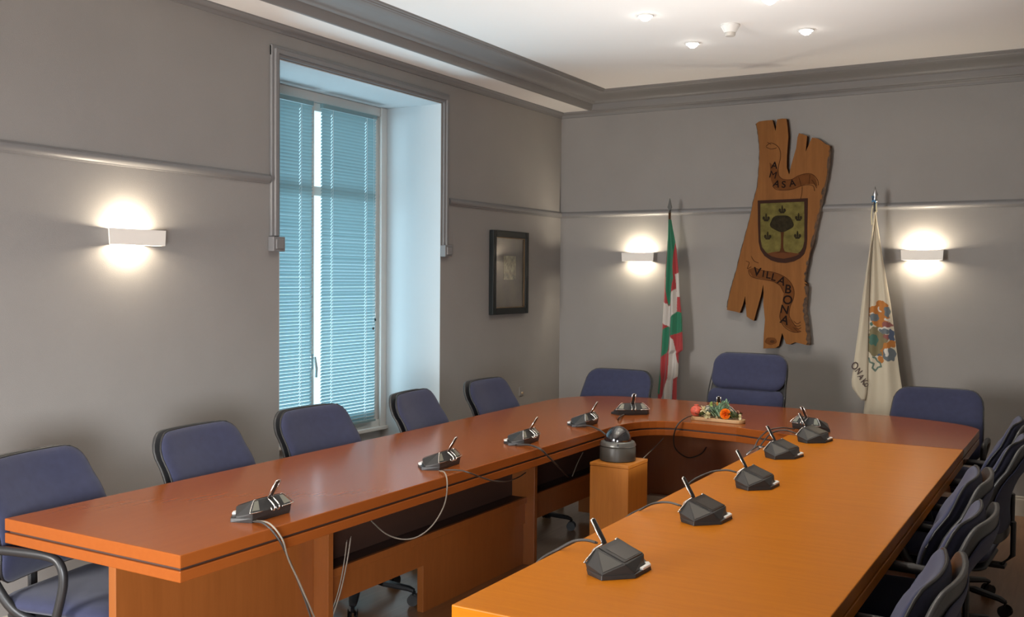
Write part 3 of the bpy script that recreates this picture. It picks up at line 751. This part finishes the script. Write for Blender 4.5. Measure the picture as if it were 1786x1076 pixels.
R1 = [K1(p) for p in [(370, 150), (385, 230), (397, 300), (408, 420), (413, 530), (424, 640), (428, 795), (408, 812), (404, 915), (398, 940), (397, 1040), (394, 1300)]]
Q = at(1168, 378, 'y', -.2); org = Vector((Q.x, -.2, 0))
t = thing('flag_on_pole', 'red, green and white flag hanging furled on pole beside left sconce', 'flag', org)
draped('flag_cloth', L1, R1, 383, 770, -.2, .020, 2.2, paint1, M['flagp'], t, org)
b = bmesh.new(); tube(b, [(0, .012, .03), (0, .0, 2.06)], .010, 10); obj('pole', b, M['polewood'], t, smooth=True)
b = bmesh.new()
tube(b, [(0, 0, 2.055), (0, 0, 2.075)], .014, 12)
A = [(0, .0, 2.165), (.018, 0, 2.095), (.006, 0, 2.075), (-.006, 0, 2.075), (-.018, 0, 2.095)]
prism(b, [(p[0], p[2]) for p in A], -.004, .004, lambda u, v, a: (u, a, v)); obj('spear_finial', b, M['housing'], t, bevel=.001)
b = bmesh.new(); lathe(b, [(0, 0), (.14, 0), (.14, .012), (.04, .03), (.02, .09), (0, .09)], 28); obj('foot', b, M['black'], t, smooth=True, autosm=True)
# --- cream flag
K2 = lambda p: (1440+p[0]/2.5625, 320+p[1]/2.5625)
K3 = lambda p: (1480+p[0]/4.675, 500+p[1]/4.675)
CRM = (.52, .46, .345)
ORG, GRY, OLV, TEA, MAR, BLU, WH2 = (.40, .145, .022), (.11, .13, .14), (.17, .14, .068), (.045, .12, .09), (.22, .07, .06), (.055, .08, .14), (.55, .52, .46)
ell = [(OLV, 235, 445, 84, 128), (ORG, 268, 160, 55, 46), (ORG, 210, 205, 58, 48), (ORG, 290, 235, 52, 78), (ORG, 265, 285, 62, 42), (GRY, 325, 205, 22, 42), (GRY, 215, 250, 42, 32), (WH2, 190, 215, 26, 8), (WH2, 255, 185, 9, 20), (WH2, 183, 292, 22, 14), (TEA, 195, 303, 20, 13), (WH2, 322, 265, 26, 12),
       (MAR, 315, 310, 46, 24), (WH2, 300, 350, 52, 26), (GRY, 300, 362, 40, 20), (MAR, 322, 405, 32, 18), (BLU, 352, 395, 20, 48), (TEA, 208, 432, 40, 46), (ORG, 352, 462, 34, 28), (ORG, 298, 525, 28, 52), (ORG, 325, 480, 30, 22), (GRY, 337, 550, 54, 52), (WH2, 318, 530, 12, 38), (ORG, 270, 592, 26, 26), (WH2, 235, 565, 14, 12), (BLU, 250, 555, 18, 10)]
greenline = [K3(p) for p in [(172, 580), (180, 612), (212, 625), (200, 660), (222, 684), (245, 655), (272, 650), (262, 620), (238, 605), (225, 580), (205, 572)]]
def paint2(px, py):
    c = CRM; cx, cy = (px-1480)*4.675, (py-500)*4.675
    if 90 < cy < 720 and cx > 150:
        w = 6*math.sin(cx*.13)+6*math.sin(cy*.11+1)
        for col, ex, ey, rx, ry in ell:
            if ((cx+w-ex)/rx)**2+((cy+w*.7-ey)/ry)**2 < 1: c = col
        for (ax, ay), (bx, by) in zip(greenline, greenline[1:]):
            dx, dy = bx-ax, by-ay; tt = max(0, min(1, ((px-ax)*dx+(py-ay)*dy)/(dx*dx+dy*dy)))
            if math.hypot(px-ax-dx*tt, py-ay-dy*tt) < 1.5: c = (.10, .15, .12)
    return c
Lm = [K2(p) for p in [(219, 125), (214, 180), (205, 260), (196, 400), (190, 560), (184, 740), (182, 900), (170, 1020), (165, 1400)]]
Rm = [K2(p) for p in [(226, 125), (231, 170), (242, 240), (257, 340), (274, 440), (292, 545), (305, 650), (319, 760), (331, 850), (345, 935), (352, 1100), (356, 1400)]]
Lf = [K2(p) for p in [(214, 130), (205, 210), (195, 300), (180, 400), (165, 500), (148, 640), (130, 770), (116, 880), (118, 912), (140, 945), (164, 970)]]
Rf = [K2(p) for p in [(223, 130), (214, 210), (206, 300), (197, 400), (193, 560), (189, 740), (186, 900), (184, 935), (176, 970)]]
Q = at(1526, 365, 'y', -.2); org2 = Vector((Q.x, -.2, 0))
t = thing('flag_on_pole', 'cream flag with coloured crest hanging furled on pole beside right sconce', 'flag', org2)
draped('flag_cloth', Lm, Rm, 369, 800, -.2, .016, 1.6, paint2, M['flagp'], t, org2, 140, 520)
fold = draped('front_fold', Lf, Rf, 371, 698, -.235, .006, .8, lambda x, y: CRM, M['flagp'], t, org2, 24, 80, .004)
fold['label'] = 'overlapping left fold carrying the lettering'
b = bmesh.new(); tube(b, [(0, .012, .03), (0, .0, 2.09)], .010, 10); obj('pole', b, M['pole'], t, smooth=True)
b = bmesh.new(); lathe(b, [(0, 2.09), (.016, 2.092), (.018, 2.10), (.012, 2.125), (.02, 2.14), (.006, 2.17), (.0, 2.20)], 14); obj('finial', b, M['pole'], t, smooth=True)
b = bmesh.new(); tube(b, [(-.016, -.012, 2.13), (-.014, -.016, 2.09), (.0, -.018, 2.10), (.008, -.016, 2.085)], .011, 8, flat=.5); obj('ribbon', b, M['blue'], t, smooth=True)
b = bmesh.new(); tube(b, smooth_path([(-.012, -.016, 2.07), (-.018, -.018, 2.0), (-.014, -.02, 1.93)], 4), .004, 6); tube(b, smooth_path([(.012, -.016, 2.09), (.012, -.018, 2.05), (.016, -.02, 2.02)], 4), .004, 6); obj('tie_cord', b, M['cream'], t, smooth=True)
b = bmesh.new(); lathe(b, [(0, 0), (.14, 0), (.14, .012), (.04, .03), (.02, .09), (0, .09)], 28); obj('foot', b, M['black'], t, smooth=True, autosm=True)
ML = mat('flag_lettering', (.06, .035, .03), .7)
for chx, p, a, s in (('O', (50, 648), -25, 62), ('N', (80, 690), -50, 50), ('A', (98, 735), -55, 46), ('K', (125, 775), -48, 50), ('O', (141, 802), -60, 36)):
    q = at(*K3(p), 'y', -.262); me = text_mesh(chx, s/4.675/262*1.5, .0006)
    Mx = Matrix.Translation(q-org2) @ Matrix.Rotation(math.radians(-a), 4, 'Y') @ Matrix.Rotation(PI/2, 4, 'X') @ Matrix.Diagonal((.72, 1, 1, 1))
    me.transform(Mx); lm = bmesh.new(); lm.from_mesh(me); obj('letter', lm, ML, fold)

# ------------------------------------------------------------------ carved plaque
YP = -.055
K4 = lambda x, y: at(1236+x/2.446, 190+y/2.446, 'y', YP)
outline = [(203, 62), (215, 53), (245, 49), (272, 47), (285, 94), (292, 45), (312, 41), (332, 42), (337, 80), (340, 120), (334, 200), (333, 250), (343, 280), (352, 240), (362, 205), (373, 168), (379, 120), (385, 103), (402, 108), (420, 115), (414, 182), (428, 150), (441, 122), (465, 126), (480, 135), (500, 150), (518, 157), (513, 210), (503, 290), (487, 360), (475, 420), (458, 490), (445, 560), (430, 620), (415, 690), (409, 735), (420, 745), (418, 800), (411, 850), (418, 900), (425, 960), (430, 1008), (415, 1007), (400, 1003), (370, 995), (345, 1005), (330, 1002), (313, 955), (300, 1010), (285, 1020), (262, 1021), (233, 1022), (235, 960), (240, 900), (233, 830), (234, 780), (233, 748), (222, 800), (205, 860), (193, 904), (177, 896), (162, 885), (158, 840), (156, 797), (146, 835), (133, 870), (115, 865), (100, 862), (78, 857), (85, 810), (100, 750), (118, 690), (135, 620), (155, 545), (175, 470), (190, 400), (208, 330), (213, 270), (217, 210), (216, 150), (210, 100)]
PQ = K4(320, 530); porg = Vector((PQ.x, 0, PQ.z))
t = thing('carved_plaque', 'tall split wooden plaque with burnt shield and lettering on back wall', 'wall plaque', porg)
b = bmesh.new(); P2 = [(K4(*p).x-porg.x, K4(*p).z-porg.z) for p in outline]
prism(b, P2, YP, -.0006, lambda u, v, a: (u, a, v))
bmesh.ops.recalc_face_normals(b, faces=b.faces)
b.normal_update()
for f in b.faces: f.material_index = 1 if abs(f.normal.y) < .5 else 0
obj('board', b, [M['plaque'], M['burnline']], t)
# bark strips on the long outer edges
def strip(pts, w0, name='bark_edge'):
    b = bmesh.new(); A = [K4(*p)-porg for p in pts]
    n = len(A); dn = []
    rr = random.Random(len(pts))
    tube(b, [Vector((a.x+w0*.3, YP+.012, a.z)) for a in smooth_path([(p.x, 0, p.z) for p in A], 4)], [abs(w0)*rr.uniform(.75, 1.15) for _ in range(4*(n-1)+1)], 8, flat=1.2)
    return obj(name, b, M['bark'], t, smooth=True)
strip([(78, 857), (85, 810), (100, 750), (118, 690), (135, 620), (155, 545), (175, 470), (190, 400), (208, 330), (213, 270), (217, 210), (216, 150), (210, 100), (203, 62)], .010)
strip([(518, 157), (513, 210), (503, 290), (487, 360), (475, 420), (458, 490), (445, 560), (430, 620), (415, 690), (409, 735)], -.013)
strip([(419, 745), (418, 800), (411, 850), (418, 900), (425, 960), (428, 1005)], -.016)
K5 = lambda x, y: at(1300+x/4.1375, 200+y/4.1375, 'y', YP)
def flat(poly, m, name, par, d0, d1, K=K5):
    b = bmesh.new(); prism(b, [(K(*p).x-porg.x, K(*p).z-porg.z) for p in poly], YP-d0, YP-d1, lambda u, v, a: (u, a, v))
    return obj(name, b, m, par)
sh = [(90, 620), (450, 603), (449, 700), (447, 800), (446, 900), (440, 960), (425, 1005), (395, 1035), (350, 1058), (290, 1070), (235, 1066), (185, 1050), (140, 1020), (110, 975), (97, 920), (92, 800)]
si = [(110, 642), (426, 628), (427, 720), (427, 820), (427, 910), (418, 955), (400, 985), (370, 1010), (330, 1026), (280, 1035), (235, 1030), (190, 1018), (150, 992), (122, 955), (112, 900), (110, 800)]
s = flat(sh, M['shieldb'], 'shield', t, .0, .005)
f = flat(si, M['shieldg'], 'shield_field', s, .005, .0062)
flat([(112, 1000), (160, 1000), (215, 990), (260, 985), (300, 990), (355, 998), (395, 1003), (370, 1018), (330, 1030), (280, 1039), (235, 1034), (190, 1022), (150, 996)][1:], M['earth'], 'ground', s, .0062, .0072)
eo = lambda cx, cy, rx, ry, n=22, w=.0, ph=0: [(cx+rx*math.cos(2*PI*k/n)*(1+w*math.sin(5*2*PI*k/n+ph)), cy+ry*math.sin(2*PI*k/n)*(1+w*math.sin(5*2*PI*k/n+ph))) for k in range(n)]
flat(eo(265, 785, 84, 60, 30, .05), M['treeb'], 'tree_crown', s, .0064, .0095)
flat([(258, 840), (280, 840), (276, 900), (276, 960), (285, 985), (320, 1002), (270, 994), (215, 1002), (250, 985), (258, 960), (260, 900)], M['burnline'], 'tree_trunk', s, .0064, .0085)
for fx, fy in ((268, 688), (152, 745), (386, 742), (163, 877), (378, 872)):
    b = bmesh.new()
    for pl in (eo(fx, fy-8, 6, 26, 12), eo(fx-17, fy+2, 9, 13, 12), eo(fx+17, fy+2, 9, 13, 12), [(fx-20, fy+9), (fx+20, fy+9), (fx+14, fy+24), (fx-14, fy+24)]):
        prism(b, [(K5(*p).x-porg.x, K5(*p).z-porg.z) for p in pl], YP-.0064, YP-.009-random.uniform(0, .0004), lambda u, v, a: (u, a, v))
    obj('fleur_de_lis', b, M['treeb'], s)
K6 = lambda x, y: at(1260+x/5.976, 440+y/5.976, 'y', YP)
def line(pts, K, r, m, par, name, bm=None):
    b = bm or bmesh.new(); P = smooth_path([K(*p)-porg for p in pts], 5)
    tube(b, [Vector((p.x, YP-.001, p.z)) for p in P], r, 6, flat=.8)
    return b
def scroll(poly, lines, K, name):
    o = flat(poly, M['ribbonw'], name, t, .0, .0015, K)
    b = bmesh.new()
    for l in lines: line(l, K, .0028, None, None, '', b)
    obj('scroll_outline', b, M['burnline'], o, smooth=True); return o
sc1 = scroll([(175, 345), (240, 400), (243, 445), (275, 470), (330, 468), (380, 440), (440, 425), (485, 430), (512, 470), (520, 520), (490, 500), (440, 500), (400, 515), (330, 540), (255, 545), (205, 525), (185, 470)],
             [[(150, 228), (180, 205), (215, 215), (245, 245), (255, 300), (240, 370), (238, 430), (270, 465), (330, 468), (385, 440), (440, 425), (485, 432), (520, 470), (528, 510)],
              [(150, 235), (185, 248), (225, 240)], [(185, 215), (160, 200)], [(195, 515), (225, 540), (280, 545), (340, 538), (400, 515), (450, 505), (490, 515), (500, 550)], [(385, 450), (400, 500), (400, 515)], [(465, 435), (460, 500)], [(480, 470), (500, 500), (515, 530)], [(410, 515), (408, 570), (395, 620)]], K5, 'upper_scroll')
sc2 = scroll([(265, 180), (330, 160), (420, 190), (520, 205), (620, 240), (700, 300), (742, 380), (745, 460), (715, 540), (700, 620), (700, 690), (740, 740), (820, 830), (740, 830), (660, 780), (610, 720), (600, 660), (620, 560), (640, 430), (600, 350), (520, 300), (420, 275), (320, 260)],
             [[(330, 160), (420, 190), (520, 205), (620, 240), (700, 300), (745, 390), (740, 480), (705, 570), (697, 660), (735, 730), (760, 770)], [(270, 190), (290, 240), (340, 268), (440, 285), (530, 305), (600, 345), (640, 420)], [(610, 600), (598, 680), (640, 770), (710, 820), (770, 835), (820, 822)],
              [(300, 40), (330, 90), (375, 110)], [(245, 90), (280, 110), (260, 170), (300, 150)], [(740, 715), (780, 745), (815, 725)], [(750, 760), (790, 770), (815, 760)], [(755, 790), (790, 800), (820, 785)], [(735, 780), (790, 830)]], K6, 'lower_scroll')
def letters(items, K, par, yoff=.0016):
    for chx, x, y, a, s in items:
        b = bmesh.new(); q = K(x, y); me = text_mesh(chx, s*(.0046 if K is K5 else .0050), .0012)
        # thicken the strokes a little
        Mx = Matrix.Translation(Vector((q.x-porg.x, YP-yoff-.0008, q.z-porg.z))) @ Matrix.Rotation(math.radians(a), 4, 'Y') @ Matrix.Rotation(PI/2, 4, 'X')
        me.transform(Mx); b.from_mesh(me); obj('letter', b, M['burn'], par)
letters([('A', 210, 367, 8, 15), ('M', 200, 436, 14, 16), ('A', 226, 500, 18, 15), ('S', 277, 506, 2, 15), ('A', 340, 496, -8, 15)], K5, sc1)
letters([('V', 362, 208, 8, 18), ('I', 428, 226, 8, 14), ('L', 480, 240, 8, 15), ('L', 535, 262, 14, 15), ('A', 618, 300, 22, 17), ('B', 684, 388, 6, 18), ('O', 680, 500, 0, 18), ('N', 648, 600, 10, 17), ('A', 650, 708, 18, 18)], K6, sc2)
flat(eo(505, 925, 62, 40, 20, .05), M['ribbonw'], 'knot', t, .0, .001, K6)
flat(eo(520, 930, 24, 16, 14), M['burnline'], 'knot_heart', t, .0012, .002, K6)

# ------------------------------------------------------------------ framed picture, wall outlet
t = thing('framed_picture', 'dark narrow picture frame with small print on left wall', 'picture', (.0, -.855, 1.59))
y0, y1, z0, z1, fw, D = -.275, .255, -.315, .31, .048, .04
b = bmesh.new(); box(b, .002, D, y0, y0+fw, z0, z1); box(b, .002, D, y1-fw, y1, z0, z1); box(b, .002, D, y0+fw, y1-fw, z0, z0+fw); box(b, .002, D, y0+fw, y1-fw, z1-fw, z1)
obj('frame', b, M['pframe'], t, bevel=.004)
b = bmesh.new(); box(b, .002, .014, y0+fw, y1-fw, z0+fw, z1-fw); obj('mount_board', b, mat('brown_mount', (.105, .082, .048), .6, var=.25, vscale=9), t)
b = bmesh.new(); box(b, .0142, .017, -.085, .095, -.055, .125); obj('print', b, mat('mottled_print', (.30, .28, .16), .6, var=.75, vscale=28), t)
b = bmesh.new(); box(b, .022, .024, y0+fw, y1-fw, z0+fw, z1-fw); obj('glass', b, M['pglass'], t)
b = bmesh.new()
for q0, q1, w0, w1 in ((y0+fw, y0+fw+.006, z0+fw, z1-fw), (y1-fw-.006, y1-fw, z0+fw, z1-fw), (y0+fw+.006, y1-fw-.006, z0+fw, z0+fw+.006), (y0+fw+.006, y1-fw-.006, z1-fw-.006, z1-fw)):
    box(b, .025, .030, q0, q1, w0, w1)
obj('inner_fillet', b, mat('gilt_fillet', (.20, .12, .05), .4, metal=.4), t)
t = thing('wall_outlet', 'small pale aerial outlet low on left wall near the corner', 'outlet', (0, -.64, .665))
b = bmesh.new(); box(b, .001, .008, -.035, .035, -.035, .035); obj('plate', b, M['wall'], t, bevel=.002)
b = bmesh.new(); lathe(b, [(0, .012), (.008, .012), (.009, 0)], 12)
bmesh.ops.rotate(b, verts=b.verts[:], cent=(0, 0, 0), matrix=Matrix.Rotation(PI/2, 3, 'Y')); bmesh.ops.translate(b, verts=b.verts[:], vec=(.008, .0, -.012)); obj('connector', b, M['twig'], t)

# ------------------------------------------------------------------ flower centrepiece
t = thing('floral_centrepiece', 'orange rose, red fruit and silvery leaves on a wooden tray', 'flower arrangement', (2.015, -1.885, TZ), math.radians(-4))
b = bmesh.new()
tr = bez((-.16, .0), (-.16, -.048), (-.12, -.05), 4)+bez((.11, -.05), (.165, -.045), (.160, 0), 5)+bez((.155, .03), (.13, .045), (.08, .042), 4)+[(-.10, .045)]+bez((-.13, .045), (-.158, .03), (-.16, 0), 3)[:-1]
prism(b, tr, .0, .020, XY); obj('wooden_tray', b, M['tray'], t, bevel=.004)
rnd = random.Random(3)
def petal(b, base, dirv, L, W, curl=.3, up=Vector((0, 0, 1)), n=4):
    dirv = dirv.normalized(); s = dirv.cross(up)
    s = s.normalized() if s.length > 1e-4 else Vector((1, 0, 0)); nn = s.cross(dirv)
    rows = []
    for i in range(n+1):
        f = i/n; w = W*math.sin(PI*(.12+.80*f))**.7
        c = base+dirv*L*f+nn*curl*L*f*f
        rows.append([b.verts.new(c-s*w+nn*w*.3), b.verts.new(c), b.verts.new(c+s*w+nn*w*.3)])
    for a, c in zip(rows, rows[1:]):
        for k in (0, 1): b.faces.new((a[k], a[k+1], c[k+1], c[k]))
# orange rose
b = bmesh.new(); C0 = Vector((.060, -.038, .050)); ax = Vector((.1, -1, .25)).normalized(); e1, e2 = frame_of(ax)
for ringi, (cnt, rad, L, tl) in enumerate(((3, .004, .018, .1), (5, .008, .021, .3), (6, .012, .025, .6), (7, .014, .027, .95))):
    for k in range(cnt):
        a = 2*PI*k/cnt+ringi*.6; o = e1*math.cos(a)+e2*math.sin(a)
        petal(b, C0-ax*.012+o*rad*.5, ax*(1.1-tl*.75)+o*tl, L, .013+.0025*ringi, -.25, up=o)
obj('rose', b, M['rose'], t, smooth=True)
b = bmesh.new(); lathe(b, [(0, .0), (.020, .004), (.031, .018), (.034, .034), (.028, .050), (.014, .058), (.010, .062), (.014, .068), (.008, .066), (0, .060)], 18, (-.128, -.01, .019))
for v in b.verts: v.co += Vector((rnd.uniform(-1, 1), rnd.uniform(-1, 1), rnd.uniform(-1, 1)))*.0012
obj('red_fruit', b, M['redf'], t, smooth=True)
for nm, c, cnt, R in (('white_blossom', (-.040, -.048, .034), 12, .024), ('white_blossom', (-.080, -.02, .062), 6, .026), ('white_blossom', (.012, -.045, .026), 5, .012), ('cream_bud', (.135, -.01, .036), 5, .022), ('green_bud', (-.042, 0, .092), 5, .020)):
    b = bmesh.new(); c = Vector(c)
    for k in range(cnt):
        a = 2*PI*k/cnt+rnd.uniform(-.2, .2); d = Vector((math.cos(a), -.5+rnd.uniform(-.2, .2), math.sin(a)*.8)); petal(b, c, d, R*rnd.uniform(.8, 1.1), R*.38, .2)
    obj(nm, b, M['cream'] if nm != 'green_bud' else mat('pale_green_bud', (.38, .5, .16), .5), t, smooth=True)
b = bmesh.new(); c = Vector((.0, -.012, .100))
for k in range(9): a = 2*PI*k/9; petal(b, c, Vector((math.cos(a), -.4, math.sin(a))), .011, .004, .2)
obj('orange_floret', b, mat('pale_orange_petal', (.75, .34, .08), .5), t, smooth=True)
b = bmesh.new()
for k in range(150):
    a = rnd.uniform(0, 2*PI); r_ = rnd.uniform(0, .055); base = Vector((.010+r_*math.cos(a)*1.1, .0+r_*.5*math.sin(a), .022+rnd.uniform(.0, .085)*(1-r_/.085)))
    petal(b, base, Vector((math.cos(a)*1.2, math.sin(a)*.8-.3, rnd.uniform(.1, 1.3))), rnd.uniform(.022, .040), rnd.uniform(.005, .009), rnd.uniform(-.3, .5))
for k in range(16):
    petal(b, Vector((.045+rnd.uniform(-.015, .03), -.005, .085+rnd.uniform(-.01, .02))), Vector((rnd.uniform(-.2, 1), rnd.uniform(-1, .3), rnd.uniform(-.1, .9))), rnd.uniform(.018, .034), .006, .3)
obj('silver_leaves', b, M['leaf'], t, smooth=True)
b = bmesh.new()
for k in range(75):
    x = rnd.choice((rnd.uniform(-.10, -.03), rnd.uniform(.09, .13), rnd.uniform(-.08, .1)))
    petal(b, Vector((x, rnd.uniform(-.03, .03), .020+rnd.uniform(0, .02))), Vector((rnd.uniform(-1, 1), rnd.uniform(-1, .3), rnd.uniform(.1, .8))), rnd.uniform(.022, .040), rnd.uniform(.006, .010), .2)
obj('dark_leaves', b, M['leafd'], t, smooth=True)
b = bmesh.new(); tube(b, smooth_path([(.055, 0, .085), (.08, -.01, .075), (.105, -.012, .055), (.118, -.015, .03)], 4), .002, 6); tube(b, smooth_path([(.105, 0, .02), (.11, 0, .06), (.122, 0, .068), (.13, 0, .05), (.13, 0, .02)], 4), .0015, 6); tube(b, smooth_path([(-.07, -.04, .022), (-.05, -.04, .035), (-.03, -.03, .05)], 4), .0018, 6)
obj('twigs', b, M['twig'], t, smooth=True)

# ------------------------------------------------------------------ daylight and room light
w = bpy.data.worlds.new('world'); sc.world = w; w.use_nodes = True
bg = w.node_tree.nodes['Background']; bg.inputs['Color'].default_value = (.62, .86, 1, 1); bg.inputs['Strength'].default_value = 2.0
def area(loc, rot, sx, sy, e, col, name='daylight'):
    L = bpy.data.lights.new(name, 'AREA'); L.shape = 'RECTANGLE'; L.size = sx; L.size_y = sy; L.energy = e; L.color = col
    o = bpy.data.objects.new(name, L); COL.objects.link(o); o.location = loc; o.rotation_euler = rot; return o
area((-1.35, cy, 1.3), (0, -math.radians(90+14), 0), 2.6, 1.7, 80, (.66, .88, 1.0))
# fill lamps added in the unseen rear of the room, behind the camera
def aim(loc, tgt): return (Vector(tgt)-Vector(loc)).to_track_quat('-Z', 'Y').to_euler()
rl = area((.35, -8.7, 1.5), aim((.35, -8.7, 1.5), (2.6, -.5, 1.35)), 1.3, 1.5, 104, (1, .97, .94), 'rear_left_fill'); rl.data.spread = math.radians(100)  # added fill aimed at the back wall, no source modelled
rr = area((3.6, -7.9, 1.0), aim((3.6, -7.9, 1.0), (0, -4.4, .75)), 1.2, .9, 30, (.93, .96, 1), 'rear_right_fill'); rr.data.spread = math.radians(70)  # weaker fill added to lift the lower left wall
ul = area((2.18, -2.72, .36), (PI, 0, 0), .4, .5, 14, (1, .955, .90), 'ceiling_fill'); ul.data.spread = math.radians(86)  # unseen lamp added low between the table arms to brighten the ceiling

sc.view_settings.view_transform = 'Standard'
sc.view_settings.look = 'None'
sc.view_settings.exposure = 0.0
